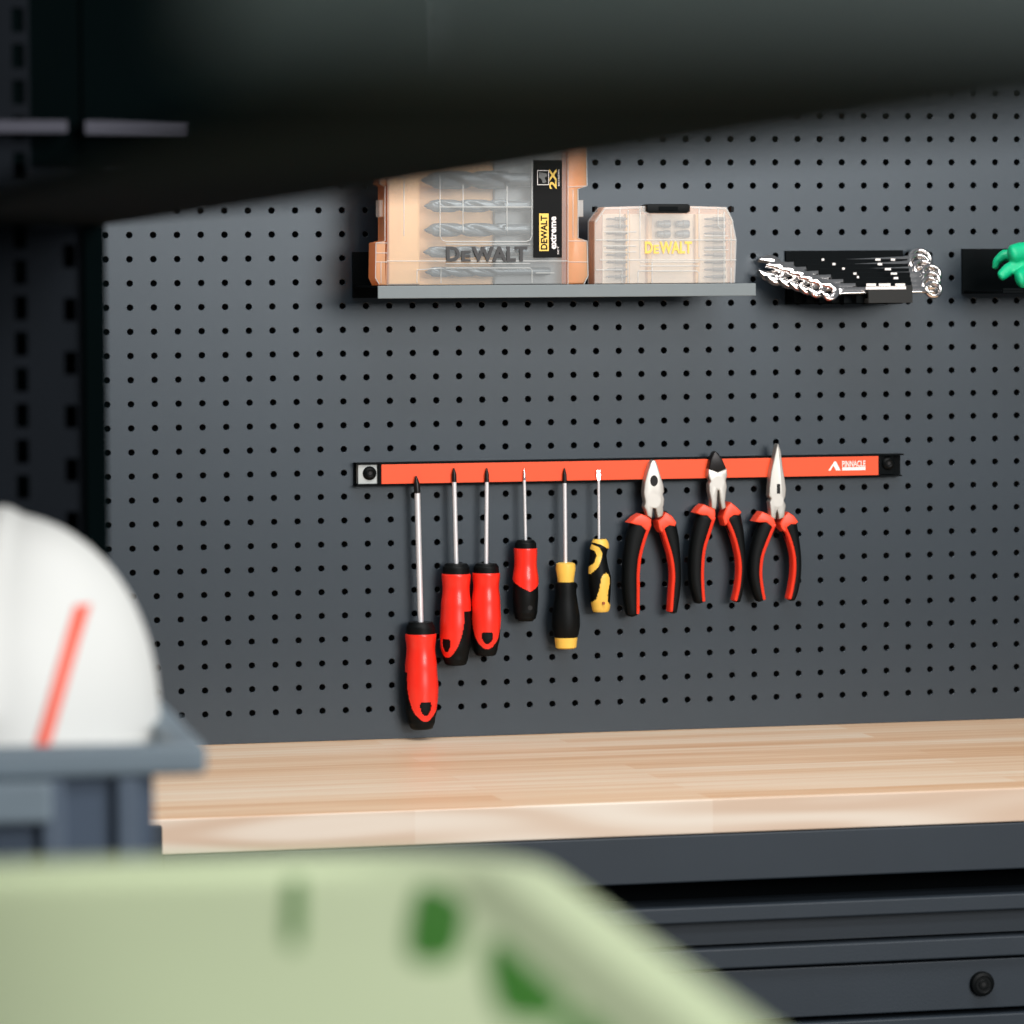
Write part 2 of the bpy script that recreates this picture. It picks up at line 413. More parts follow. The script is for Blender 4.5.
# ------------------------------------------------------------------ screwdrivers
def inpoly(x, y, P):
    r = False; n = len(P); j = n - 1
    for i in range(n):
        if (P[i][1] > y) != (P[j][1] > y) and x < (P[j][0]-P[i][0])*(y-P[i][1])/(P[j][1]-P[i][1])+P[i][0]: r = not r
        j = i
    return r
def smoothrad(prof, t):
    for i in range(len(prof)-1):
        if prof[i][0] <= t <= prof[i+1][0]:
            u = (t-prof[i][0])/(prof[i+1][0]-prof[i][0]); u = u*u*(3-2*u)
            return prof[i][1]*(1-u)+prof[i+1][1]*u
    return prof[-1][1]
def split_handle(A, B, prof, mask, seg=96, rows=110, lift=.0007, flat=1.0):
    """round handle from A to B; returns (core, shell): shell covers the cells where mask(theta, t, point) holds"""
    A, B = Vector(A), Vector(B); d = B - A; L = d.length; d.normalize()
    front = Vector((0,-1,0)); front = (front - d*front.dot(d)).normalized(); side = Vector((1,0,0)); side = (side - d*side.dot(d)).normalized()
    core = MB(); shell = MB()
    def P(i, k, e):
        t = i/rows; a = 2*PI*k/seg; r = smoothrad(prof, t) + e
        return A + d*(t*L) + side*(r*math.sin(a)) + front*(r*math.cos(a)*flat)
    vs = [P(i, k, 0) for i in range(rows+1) for k in range(seg)]
    fs = [(i*seg+k, i*seg+(k+1)%seg, (i+1)*seg+(k+1)%seg, (i+1)*seg+k) for i in range(rows) for k in range(seg)]
    fs += [tuple(range(seg)), tuple(rows*seg+k for k in range(seg))]
    core.add(vs, fs)
    on = {}
    for i in range(rows):
        for k in range(seg):
            th = 2*PI*(k+.5)/seg; th = th if th <= PI else th-2*PI
            on[i, k] = mask(th, (i+.5)/rows, P(i+.5, k+.5, 0))
    idx = {}; sv = []; sf = []
    def V(i, k, top):
        k %= seg; key = (i, k, top)
        if key not in idx: idx[key] = len(sv); sv.append(P(i, k, lift if top else -.0003))
        return idx[key]
    for (i, k), v in on.items():
        if not v: continue
        sf.append((V(i,k,1), V(i,k+1,1), V(i+1,k+1,1), V(i+1,k,1)))
        if not on.get((i, (k-1)%seg)): sf.append((V(i,k,0), V(i,k,1), V(i+1,k,1), V(i+1,k,0)))
        if not on.get((i, (k+1)%seg)): sf.append((V(i,k+1,1), V(i,k+1,0), V(i+1,k+1,0), V(i+1,k+1,1)))
        if not on.get((i-1, k)): sf.append((V(i,k,0), V(i,k+1,0), V(i,k+1,1), V(i,k,1)))
        if not on.get((i+1, k)): sf.append((V(i+1,k,1), V(i+1,k+1,1), V(i+1,k+1,0), V(i+1,k,0)))
    shell.add(sv, sf)
    return core, shell

SX = 1/930.0     # metres per pixel across, near the board
def shaft(root, tip, tipend, top, rw, d, tipm, kind):
    T = at(*tip, d); E = at(*tipend, d); H = at(*top, d)
    H = H + (H - T).normalized() * .006
    r = rw
    obj('shaft', MB().cyl(E, H, r, 20), M['shaft'], root, smooth=40)
    if kind == 'cross':
        t = obj('tip', MB().lathe(T, E, [(0, r*.25), (.12, r*.5), (.45, r*1.08), (1, r*1.1)], 24), tipm, root, smooth=40)
    else:
        dv = (E - T); n = Vector((0,-1,0)); s = Vector((1,0,0))
        mbx = MB(); vs = []
        for tt, wx, wy in ((0, r*1.5, r*.35), (.45, r*1.6, r*.5), (1, r*.95, r*.95)):
            c = T + dv*tt
            vs += [c+s*wx+n*wy, c-s*wx+n*wy, c-s*wx-n*wy, c+s*wx-n*wy]
        fs = [(0,1,2,3),(8,11,10,9)]
        for k in (0, 4):
            for j in range(4): fs.append((k+j, k+(j+1)%4, k+4+(j+1)%4, k+4+j))
        mbx.add(vs, fs); obj('tip', mbx, tipm, root)
    return T, H

def red_driver(label, tip, tipend, top, butt, rw, prof_px, rot, mask_kind, group=None):
    d = RD + rw + .0004
    root = thing('screwdriver', at(*butt, d), label, 'screwdriver')
    shaft(root, tip, tipend, top, rw, d, M['blacktip'] if mask_kind == 'shell' else M['chrome'], 'cross')
    A = at(*top, d); B = at(*butt, d); L = (B-A).length
    k = 1.02/945
    prof = [(t, min(w*k, d-.002)) for t, w in prof_px]
    tc = next(t for t, w in prof_px if t > .09)
    def m_shell(th, t, P):
        a = abs((th - rot + PI) % (2*PI) - PI)
        if t < tc: return False
        if t > .46:
            u = (t-.46)/.46
            if u >= 1: return False
            if a > math.radians(74)*math.sqrt(1-u**2.0): return False
        if .735 < t < .865:
            v = (t-.735)/.13; w = .0074*(1-.4*v)*(math.sin(PI*min(1, max(0, v*.86+.12)))**.45)
            if a*smoothrad(prof, t) < w: return False
        return True
    def m_front(th, t, P):
        a = abs((th-rot+PI) % (2*PI)-PI)
        return tc <= t < .63 - .13*min(1.3, a/(PI/2))
    core, shell = split_handle(A, B, prof, m_shell if mask_kind == 'shell' else m_front)
    h = obj('handle', core, M['rubber'], root, smooth=50)
    s = obj('red_shell', shell, M['red'], h, smooth=40); s['label'] = 'glossy red plastic shell'
    if mask_kind != 'shell':
        x, zz = XZ(527, 607, d); pr = smoothrad(prof, .82)
        obj('hanging_hole', MB().lathe((x, -d-pr*.8, zz), (x, -d-pr-.0002, zz), [(0, .0026), (1, .0026)], 16), M['dark'], h)
    return root
big = [(0, 12), (.05, 14.2), (.105, 14.4), (.12, 14.9), (.25, 13.6), (.42, 15.2), (.62, 16.4), (.8, 15.8), (.93, 13.4), (.985, 11.5), (1, 9.5)]
med = [(0, 11), (.04, 13.3), (.10, 13.4), (.115, 13.9), (.25, 12.8), (.42, 14.3), (.62, 15.4), (.8, 14.8), (.93, 12.6), (.985, 11), (1, 9)]
med3 = [(t, w*.955) for t, w in med]
red_driver('longest red and black screwdriver, hanging first on the left of the rail', (416, 476), (417.3, 493), (420.6, 622), (421.6, 729), .0031, big, .06, 'shell')
red_driver('red screwdriver turned to show a black wedge, second from left on the rail', (453.8, 468), (454.2, 482), (456.2, 563.5), (455.6, 665), .0024, med, -.95, 'shell')
red_driver('red screwdriver hanging close beside the one with the black wedge, oval hole facing out', (486.7, 468), (486.8, 482), (486.2, 563.5), (485.6, 655.5), .0022, med3, -.12, 'shell')
sm = [(0, 8.5), (.04, 10.6), (.10, 10.8), (.115, 11), (.3, 10.6), (.5, 12.4), (.7, 12.8), (.88, 12), (.96, 10.6), (1, 7.5)]
red_driver('short red screwdriver with black lower half, fourth from left on the rail', (524, 469), (524.3, 480), (525.6, 540), (525.4, 621), .0016, sm, .1, 'front')

# yellow and black round screwdriver
d5 = RD + .0021 + .0004; k = 1.02/945
r5 = thing('screwdriver', at(565.5, 648, d5), 'black screwdriver with yellow collar and yellow butt, ribbed straight round handle', 'screwdriver')
shaft(r5, (564.4, 468), (564.7, 483), (565.5, 562), .0021, d5, M['blacktip'], 'cross')
A, B = at(565.6, 562.5, d5), at(566, 648.5, d5)
obj('collar', MB().lathe(A, B, [(0, 7*k), (.015, 9.6*k), (.07, 10*k), (.17, 8.6*k), (.225, 8.2*k)], 32), M['yellow'], r5, smooth=35)
obj('grip', MB().lathe(A, B, [(.225, 8.5*k), (.235, 10.2*k), (.27, 10.8*k), (.36, 10.6*k), (.48, 12.2*k), (.62, 14*k), (.74, 14.2*k), (.84, 12.6*k), (.87, 11.2*k)], 32), M['rubber'], r5, smooth=35)
obj('butt', MB().lathe(A, B, [(.87, 11.6*k), (.93, 11*k), (.985, 10.4*k), (1, 8.5*k)], 32), M['yellow'], r5, smooth=35)

# angled yellow and black screwdriver
d6 = RD + .0016 + .0004
r6 = thing('screwdriver', at(599, 613, d6), 'small black screwdriver with yellow crescent and yellow lower handle patch', 'screwdriver')
shaft(r6, (598.4, 470), (598.6, 480), (599, 539), .0014, d6, M['chrome'], 'flat')
rows = [(48,232,365),(75,215,385),(110,204,396),(150,190,400),(200,186,384),(250,182,375),(320,174,385),(400,170,400),(500,166,430),(600,168,430),(700,180,425),(800,194,418),(860,206,412),(900,214,404),(925,228,388)]
zs = 12.05
core = MB(); seg = 72
ctr = []
for zy, a, b in rows:
    pL = at(575 + a/zs, 535 + zy/zs, d6); pR = at(575 + b/zs, 535 + zy/zs, d6)
    ctr.append(((pL+pR)/2, (pR.x-pL.x)/2))
def row_at(u):
    i = min(int(u), len(ctr)-2); f = u-i
    return ctr[i][0].lerp(ctr[i+1][0], f), ctr[i][1]*(1-f)+ctr[i+1][1]*f
NR = 112
def P6(i, kk, e):
    c, r = row_at(i/NR*(len(ctr)-1)); a = 2*PI*kk/seg
    return Vector((c.x + (r+e)*math.sin(a), c.y - (min(r, .0135)+e)*math.cos(a), c.z))
vs = [P6(i, kk, 0) for i in range(NR+1) for kk in range(seg)]
fs = [(i*seg+kk, i*seg+(kk+1)%seg, (i+1)*seg+(kk+1)%seg, (i+1)*seg+kk) for i in range(NR) for kk in range(seg)] + [tuple(range(seg)), tuple(NR*seg+kk for kk in range(seg))]
core.add(vs, fs); h6 = obj('handle', core, M['rubber'], r6, smooth=50)
def patch(name, zpoly, m, wrap=False):
    PP = [XZ(575 + x/zs, 535 + y/zs, d6+.012) for x, y in zpoly]
    sv = []; sf = []; idx = {}
    on = {}
    for i in range(NR):
        for kk in range(seg):
            p = P6(i+.5, kk+.5, 0); q_ = P6(i+.5, kk+.5, 0)
            fr = math.cos(2*PI*(kk+.5)/seg) > 0
            on[i, kk] = inpoly(p.x, p.z, PP) and (fr or wrap)
    def V(i, kk, top):
        key = (i, kk % seg, top)
        if key not in idx: idx[key] = len(sv); sv.append(P6(i, kk % seg, .0007 if top else -.0002))
        return idx[key]
    for (i, kk), v in on.items():
        if not v: continue
        sf.append((V(i,kk,1), V(i,kk+1,1), V(i+1,kk+1,1), V(i+1,kk,1)))
        if not on.get((i,(kk-1)%seg)): sf.append((V(i,kk,0),V(i,kk,1),V(i+1,kk,1),V(i+1,kk,0)))
        if not on.get((i,(kk+1)%seg)): sf.append((V(i,kk+1,1),V(i,kk+1,0),V(i+1,kk+1,0),V(i+1,kk+1,1)))
        if not on.get((i-1,kk)): sf.append((V(i,kk,0),V(i,kk+1,0),V(i,kk+1,1),V(i,kk,1)))
        if not on.get((i+1,kk)): sf.append((V(i+1,kk,1),V(i+1,kk+1,1),V(i+1,kk+1,0),V(i+1,kk,0)))
    mb = MB(); mb.add(sv, sf); return obj(name, mb, m, h6, smooth=40)
patch('yellow_cap', [(120,20),(480,20),(480,175),(400,165),(330,120),(260,98),(120,95)], M['yellow'], True)
patch('yellow_crescent', [(120,118),(230,118),(300,150),(335,215),(325,290),(285,390),(215,470),(120,480),(120,420),(190,410),(250,330),(275,250),(255,195),(205,165),(120,165)], M['yellow'])
lp = patch('yellow_patch', [(350,470),(378,462),(405,478),(418,520),(415,610),(394,720),(398,800),(440,850),(440,960),(150,960),(150,850),(215,838),(268,780),(295,660),(315,520)], M['yellow'])
x, zz = XZ(575+345/zs, 535+822/zs, d6+.0125)
obj('maker_mark', MB().lathe((x, -d6-.0085, zz), (x, -d6-.0136, zz), [(0, .0015), (1, .0015)], 12), mat('brown_print', (150, 70, 30), .5), lp)

# ------------------------------------------------------------------ pliers
def pliers(label, x0, y0, s, head, left, right, lfl, rfl, cav=None, cutter=None, pivot=None):
    ds, dh = RD + .0001, RD + .0110
    Z_ = lambda l: zp(l, x0, y0, s)
    allp = Z_(head); cx = sum(p[0] for p in allp)/len(allp)
    root = thing('pliers', at(cx, y0 + left[-1][0]/s, .02), label, 'pliers')
    hd = obj('head', MB().slab(poly(Z_(head), dh), ds, dh, .0012), M['satin'], root, smooth=35)
    if cutter: obj('cutting_jaw', MB().slab(poly(Z_(cutter), dh), ds, dh-.001, .0014), M['blacktip'], root, smooth=35)
    if cav: obj('jaw_opening', MB().slab(poly(Z_(cav), dh), dh-.003, dh+.0002, 0, 0), M['dark'], hd)
    if pivot:
        px, pz = XZ(x0+pivot[0]/s, y0+pivot[1]/s, dh); obj('pivot', MB().lathe((px, -dh+.002, pz), (px, -dh-.00008, pz), [(0, pivot[2]), (1, pivot[2])], 32), M['satin'], hd, smooth=30)
    dc = RD + .0015; hb = .0085
    for rows_, fl, sg in ((left, lfl, 1), (right, rfl, -1)):
        path = []; inner = []
        # resample rows smoothly
        R_ = []
        for i in range(len(rows_)-1):
            for j in range(4):
                u = j/4; p0 = rows_[max(i-1,0)]; p1 = rows_[i]; p2 = rows_[i+1]; p3 = rows_[min(i+2, len(rows_)-1)]
                R_.append([.5*((2*p1[c])+(-p0[c]+p2[c])*u+(2*p0[c]-5*p1[c]+4*p2[c]-p3[c])*u*u+(-p0[c]+3*p1[c]-3*p2[c]+p3[c])*u**3) for c in range(3)])
        R_.append(list(rows_[-1]))
        for zy, a, b in R_:
            pa = at(x0+a/s, y0+zy/s, dc+.004); pb = at(x0+b/s, y0+zy/s, dc+.004)
            c = (pa+pb)/2; c.y = -dc; w = (pb.x-pa.x)/2
            ip = pb.x if sg > 0 else pa.x
            path.append((c, w, hb)); inner.append((Vector((ip - sg*.0022, -dc-.0006, c.z)), .0024, hb+.0004))
        g = obj('grip', MB().tube(path, 18, n=2.6), M['rubber'], root, smooth=50)
        obj('red_inlay', MB().tube(inner, 12, n=3), M['redgrip'], g, smooth=50)
        obj('red_guard', MB().slab(poly(Z_(fl), dh), .0085, dh-.0002, .0016), M['guard'], g, smooth=35)
    return root
pliers('wide nosed combination pliers with oval jaw opening, leftmost of the three red and black pliers', 615, 440, 5.687,
  [(213,118),(222,114),(232,118),(245,150),(262,210),(277,255),(281,295),(274,308),(282,335),(280,365),(275,382),(277,408),(271,432),(246,444),(238,420),(233,392),(217,388),(214,420),(212,446),(186,432),(176,398),(166,380),(173,352),(166,318),(164,296),(170,240),(186,180),(202,132)],
  [(480,92,205),(560,68,176),(660,52,149),(760,46,138),(860,48,138),(985,66,136)],
  [(480,248,348),(560,274,366),(660,304,373),(760,317,377),(860,312,373),(972,304,355)],
  [(85,472),(118,440),(150,420),(182,432),(209,452),(207,490),(198,520),(178,515),(150,488),(120,482)],
  [(244,460),(272,440),(290,410),(325,432),(351,468),(345,492),(312,486),(290,500),(268,530),(252,505)],
  cav=[(222+22*math.cos(t*PI/8), 232+32*math.sin(t*PI/8)) for t in range(16)], pivot=(223,345,.0075))
pliers('diagonal cutting pliers with blackened jaws, in the middle of the three pliers', 685, 440, 5.688,
  [(135,165),(188,184),(238,162),(242,200),(234,228),(240,265),(235,300),(230,350),(235,385),(212,396),(201,350),(194,288),(188,288),(184,350),(178,396),(152,386),(149,340),(138,290),(137,250),(146,235),(133,205)],
  [(440,70,172),(520,46,146),(620,30,116),(720,24,106),(820,30,106),(915,58,112)],
  [(440,216,322),(520,254,336),(620,284,344),(720,298,347),(830,290,336),(910,272,318)],
  [(62,415),(85,385),(108,366),(140,380),(172,392),(176,425),(165,465),(150,455),(128,430),(95,428)],
  [(216,440),(235,385),(262,354),(295,380),(324,412),(310,428),(280,428),(258,442),(248,470),(230,490)],
  cutter=[(176,64),(192,76),(215,110),(237,161),(188,183),(136,164),(148,110),(164,74)], pivot=(190,240,.0068))
pliers('long needle nose pliers with a thin tapering jaw, rightmost of the three pliers', 685, 440, 5.688,
  [(526,26),(530,21),(535,26),(547,65),(556,150),(570,230),(577,280),(573,322),(564,343),(576,372),(571,400),(566,440),(536,452),(530,420),(525,398),(520,420),(517,452),(490,440),(485,385),(481,352),(490,335),(478,318),(480,270),(490,180),(506,110),(520,45)],
  [(480,425,516),(560,392,482),(660,369,446),(760,364,436),(850,383,446),(905,408,456)],
  [(480,545,640),(560,580,651),(660,605,662),(760,606,662),(850,592,648),(900,580,630)],
  [(400,465),(420,435),(442,408),(470,420),(505,436),(517,475),(505,505),(490,490),(465,468),(430,470)],
  [(543,475),(560,440),(590,410),(620,430),(647,466),(632,480),(605,480),(585,495),(572,525),(550,505)],
  cav=[(523,250),(541,250),(541,305),(523,305)], pivot=(527,345,.0066))

# ------------------------------------------------------------------ shelf with the two bit cases
SD = 0.125
wx0 = XZ(352.5, 275, .003)[0]; wx1 = XZ(378, 290, SD)[0]
sx0 = (wx0+wx1)/2; sx1 = XZ(756, 291, SD)[0]
zb_ = XZ(560, 284.6, SD)[1]; zl_ = XZ(560, 297.3, SD)[1]
sh = thing('wall_shelf', ((sx0+sx1)/2, -.001, zl_), 'grey steel ledge shelf on the pegboard carrying two clear bit cases', 'shelf')
obj('back_flange', MB().box(sx0, sx1, -.0005, -.003, zl_, XZ(360, 252, .003)[1]), M['black'], sh)
obj('shelf_plate', MB().box(sx0, sx1, -.003, -SD+.002, zb_-.002, zb_), M['black'], sh)
obj('front_lip', MB().box(sx0, sx1, -SD+.002, -SD, zl_, zb_), M['shelf'], sh, bevel=.0006)

# --- large drill bit case
FD = .112
def zz_(py, d=FD, px=480): return XZ(px, py, d)[1]
bz = zb_ + .0004
def flat(pts_, d):       # pixel outline, never below the shelf plate
    return [(x, max(z_, bz)) for x, z_ in poly(pts_, d)]
lc = thing('drill_bit_case', (XZ(480, 283, FD)[0], -.085, bz), 'large clear and amber drill bit case standing at the left end of the shelf', 'tool case')
outl = [(380,126),(587,126),(587,186),(578,189),(578,238),(587,241),(588.5,276),(585,286),(379,286),(375,278),(376,243),(385,240),(385,187),(380,184)]
obj('back_tray', MB().slab(flat(outl, FD-.022), .060, .078, .002), M['amber'], lc, smooth=30)
ins = obj('tray_liner', MB().slab(flat([(392,130),(566,130),(566,286),(392,286)], FD-.02), .0785, .0800, .0005), M['peach'], lc)
obj('raised_liner_edge', MB().slab(flat([(389,134),(421,130),(421,286),(389,286)], FD-.008), .0802, .100, .003), M['peach'], ins, smooth=30)
obj('bit_holder', MB().slab(flat([(498,138),(566,138),(566,286),(498,286)], FD-.01), .0805, .0862, .001), M['insert'], lc)
lid = obj('lid', MB().slab(flat([(387,128),(567,128),(567,286),(387,286)], FD), .1095, .1115, .001), M['clear'], lc)
obj('side_band', MB().slab(flat([(567.5,128),(586.5,128),(587,186),(578,189),(578,238),(587,241),(588,276),(584,286),(567.5,286)], FD), .0785, .1125, .002), M['amber'], lc, smooth=30)
obj('side_band', MB().slab(flat([(380,177),(387,175),(387,286),(379,286),(375.5,278),(376,243),(385,241),(385,186),(380,184)], FD), .0785, .1125, .002), M['amber'], lc, smooth=30)
def tubeline(mb, pp, d, r):
    mb.tube([(at(x, y, d), r, r) for x, y in pp], 6)
rb = MB()
for pp in ([(440,130),(440,236),(442,240),(446,241.5),(526,241.5),(530,240),(532,236),(532,130)], [(463,185),(463,232)], [(507,186),(507,231)],
           [(404,177),(404,236)], [(390,177),(404,177)], [(417,270),(441,268),(441,283)], [(446,268),(530,268),(532,270),(532,283)], [(536,273),(554,273)], [(417,271),(417,283)], [(387,261),(567,261)], [(446,244.2),(530,244.2)], [(446,263.6),(530,263.6)], [(440,207),(532,207)]):
    tubeline(rb, pp, .1118, .0006)
obj('lid_ribs', rb, M['clearrib'], lid, smooth=40)
for rib_set in ([[(568,130),(568,284)], [(586.5,140),(587,186),(578,189),(578,238),(587,241),(588,276),(584,284)], [(568,187),(586,186)], [(568,241),(587,241)], [(568,262),(587.5,262)], [(573,190),(573,238)]],
           [[(380,177),(380,184),(385,186),(385,241),(376,243),(375.5,278),(379,284)], [(380,177),(387,175)], [(376,243),(387,243)], [(376,262),(387,262)], [(376,253),(387,253)], [(381,262),(381,283)]]):
    eb = MB()
    for pp in rib_set: tubeline(eb, pp, .1127, .0006)
    obj('edge_rib', eb, M['clearrib'], lc, smooth=40)
for x0p, x1p in ((379.5, 385), (578, 583.5)):
    obj('latch', MB().slab(flat([(x0p,200),(x1p,200),(x1p,217),(x0p,217)], FD-.01), .085, .102, .001), M['clearrib'], lc)
st = obj('label_sticker', MB().slab(flat([(533.5,160),(562,160),(562,257.5),(533.5,257.5)], .1125), .1117, .1125, .0002, 1), M['sticker'], lc)
a = lambda x, y: XZ(x, y, .1128)
x0, z1 = a(537.2, 170.2); x1, z0 = a(549, 185)
w = .0007
obj('icon_frame', MB().box(x0,x1,-.1125,-.1128,z1-w,z1).box(x0,x1,-.1125,-.1128,z0,z0+w).box(x0,x0+w,-.1125,-.1128,z0+w,z1-w).box(x1-w,x1,-.1125,-.1128,z0+w,z1-w), M['white'], st)
obj('drill_icon', MB().slab([a(*p) for p in [(539,172),(546.5,173.5),(547.5,176),(544.5,177.5),(546.5,182),(543,183.5),(541.5,179),(538.8,177.5)]], .1125, .1128, 0, 0), mat('grey_print', (110,110,108), .5), st)
x0, z1 = a(549.2, 168.5); x1, z0 = a(556.6, 189)
lettering('size_mark', '2X', x0, x1, z0, z1, .1125, M['gold'], st, rot=90, depth=.0004, bold=.03)
x0, z1 = a(558, 169.5); x1, z0 = a(559.6, 186)
lettering('small_print', 'EXTREME', x0, x1, z0, z1, .1125, M['white'], st, rot=90, depth=.0003, bold=.01)
x0, z1 = a(539.2, 213.5); x1, z0 = a(548.8, 251)
yb = obj('yellow_block', MB().box(x0, x1, -.1125, -.1127, z0, z1), M['gold'], st)
x0, z1 = a(540.6, 215.5); x1, z0 = a(547.4, 249.5)
lettering('wordmark', 'DEWALT', x0, x1, z0, z1, .1127, M['sticker'], st, rot=90, depth=.0003, bold=.025)
x0, z1 = a(550.4, 216.5); x1, z0 = a(556.4, 249)
lettering('range_name', 'extreme', x0, x1, z0, z1, .1125, M['white'], st, rot=90, depth=.0003, bold=.03)
x0, z1 = a(557.4, 246); x1, z0 = a(559, 254.5)
lettering('small_print', 'SET', x0, x1, z0, z1, .1125, M['white'], st, rot=90, depth=.0003)
def brand(parent, px0, px1, py0, py1, d, m, dep, bold):
    # capital D, small capital E, then WALT
    w_ = px1 - px0
    for t, a0, a1, top in (('D', 0, .165, 0), ('E', .185, .30, .28), ('WALT', .315, 1, 0)):
        x0, z1 = XZ(px0 + a0*w_, py0 + top*(py1-py0), d); x1, z0 = XZ(px0 + a1*w_, py1, d)
        lettering('wordmark', t, x0, x1, z0, z1, d-dep, m, parent, depth=dep, bold=bold)
brand(lid, 446.5, 527.5, 246.5, 261.5, .1135, M['letter'], .0022, .035)

def drill_bit(pxt, pxe, py, r_px, d, label):
    T = at(pxt, py, d); E = at(pxe, py, d); E.z = T.z
    r = r_px/945.0; L = E.x - T.x
    root = thing('drill_bit', (T.x, -d, T.z), label, 'drill bit', 'drill bits in the large clear case')
    mb = MB(); n = 64; seg = 20; vs = []; fs = []
    pitch = r*9.5
    for i in range(n+1):
        x = T.x + L*.62*i/n; taper = min(1, i/n*L*.62/(r*1.3) + .06); ph = 2*PI*(x-T.x)/pitch + 1.0
        for k_ in range(seg):
            a_ = 2*PI*k_/seg
            rr = r*taper*(1 - .6*max(0, math.cos(2*(a_-ph)))**1.5)
            vs.append((x, -d + rr*math.cos(a_), T.z + rr*math.sin(a_)))
    for i in range(n):
        for k_ in range(seg):
            j = (k_+1) % seg; fs.append((i*seg+k_, i*seg+j, (i+1)*seg+j, (i+1)*seg+k_))
    fs += [tuple(range(seg)), tuple(n*seg+k_ for k_ in range(seg))]
    mb.add(vs, fs); obj('flute', mb, M['bit'], root, smooth=60)
    obj('shank', MB().lathe((T.x+L*.6, -d, T.z), (E.x, -d, E.z), [(0, r*.3), (.0, r*.8), (.93, r*.8), (1, r*.66)], 18), M['bit'], root, smooth=40)
bits = [(421,560,180,9.2,'thickest drill bit in the large case, top of its stack'),
        (424,556,206,6.4,'slim pale drill bit second from top in the large case'),
        (424,556,230,6.8,'twisted drill bit third from top, above the dark lettering of the large case'),
        (423,552,252,5.6,'drill bit behind the dark raised lettering of the large case'),
        (425,550,272,5.0,'lowest and thinnest drill bit, near the shelf in the large case')]
for a0, a1, py, r_, lb in bits: drill_bit(a0, a1, py, r_, .098, lb)

# --- small bit case
mid = lambda d: .5
sc = thing('screwdriver_bit_case', (XZ(666, 283, FD)[0], -.085, bz), 'small clear bit case with black top handle at the right end of the shelf', 'tool case')
so = [(595,286),(595,221),(605,207),(645,206),(645,212),(690,212),(690,206),(727,207),(733,219),(737,240),(735.5,286)]
obj('back_tray', MB().slab(flat([(x, y) for x, y in so], FD-.026), .062, .082, .0015), M['amber'], sc, smooth=30)
ln = obj('tray_liner', MB().slab(flat([(604,214),(726,214),(729,286),(604,286)], FD-.022), .0825, .0840, .0005), M['pale'], sc)
for x in (628, 650, 698):
    obj('bit_rack', MB().slab(flat([(x,214),(x+4.5,214),(x+4.5,286),(x,286)], FD-.012), .0842, .0905, .001), M['peach'], ln)
lo = MB().slab(flat(so, FD), .1100, .1120, .001)
slid = obj('lid', lo, M['haze'], sc)
wl = MB()
ring = flat(so, FD)
for i in range(len(ring)):
    (xa_, za), (xb_, zb2) = ring[i], ring[(i+1) % len(ring)]
    e = (Vector((xb_, zb2)) - Vector((xa_, za)))
    if abs(zb2-bz) < 1e-6 and abs(za-bz) < 1e-6: continue
    nrm = Vector((-e.y, e.x)).normalized()*.0012
    c_ = Vector((sum(p[0] for p in ring)/len(ring), sum(p[1] for p in ring)/len(ring)))
    if nrm.dot(c_-Vector((xa_, za))) < 0: nrm = -nrm
    q4 = [(xa_, za), (xb_, zb2), (xb_+nrm.x, zb2+nrm.y), (xa_+nrm.x, za+nrm.y)]
    wl.slab(q4, .083, .1099, 0, 0)
obj('lid_wall', wl, M['haze'], slid)
rb = MB()
for pp in ([(596,240),(736,240)], [(596,270),(622,270),(622,283)], [(640,207),(640,258)], [(620,208),(620,228)], [(699,207),(699,257)], [(718,208),(718,226),(722,230)], [(638,271),(697,271),(699,273),(699,283)], [(638,283),(638,272)], [(731,225),(731,262)], [(604,232),(636,232)], [(604,252),(636,252)], [(704,236),(728,236)], [(704,250),(728,250)], [(604,246),(636,246)], [(640,262),(699,262)], [(640,266),(699,266)], [(628,210),(628,283)], [(652,262),(652,283)], [(724,212),(724,283)], [(596,222),(605,209),(640,208)], [(693,208),(726,209),(733,222)], [(600,260),(736,260)], [(731,268),(731,283)]):
    tubeline(rb, pp, .1122, .0007)
obj('lid_ribs', rb, M['clearrib'], slid, smooth=40)
hb_ = obj('carry_handle', MB().slab(poly([(646.5,205),(649,204),(688,204),(690,205.5),(690,211),(687,213),(650,213),(647,211)], FD+.001), .096, .114, .0012), M['rubber'], sc, smooth=30)
obj('finger_groove', MB().slab(poly([(659,206.5),(678,206.5),(678,210.5),(659,210.5)], FD+.003), .1138, .1150, .0004), M['black'], hb_)
for xx in (595.5, 732):
    obj('hinge_stud', MB().slab(poly([(xx-1.5,206.5),(xx+1.5,206.5),(xx+1.5,212),(xx-1.5,212)], .08), .072, .082, .0005), M['rubber'], sc)
brand(slid, 645, 692, 241.5, 253.5, .1130, M['gold'], .0012, .03)
def bit_mesh(L, r):
    mb = MB()
    mb.lathe((0,0,0), (L,0,0), [(0, r*.25), (.12, r*.62), (.4, r*.62), (.45, r), (1, r)], 6); return mb
ordn = ['top', 'second', 'third', 'fourth', 'fifth', 'sixth', 'seventh', 'eighth', 'ninth']
pr = None
dB = .0885
for ci, (pxs, cn) in enumerate(((606, 'left'), (704, 'right'))):
    for ri in range(9):
        py = 219 + ri*7.2
        p = at(pxs, py, dB)
        if pr is None:
            pr = obj('screwdriver_bit', bit_mesh(.0235, .0024), M['bitdull']); o_ = pr
        else:
            o_ = pr.copy(); COL.objects.link(o_)
        o_.location = (p.x, -dB, p.z)
        where = {0: 'uppermost', 8: 'lowest'}.get(ri, ordn[ri] + ' from top')
        tag(o_, 'slim steel screwdriver bit in the small case, %s of the %s column' % (where, cn), 'screwdriver bit', 'screwdriver bits in the small clear case')
pr = None
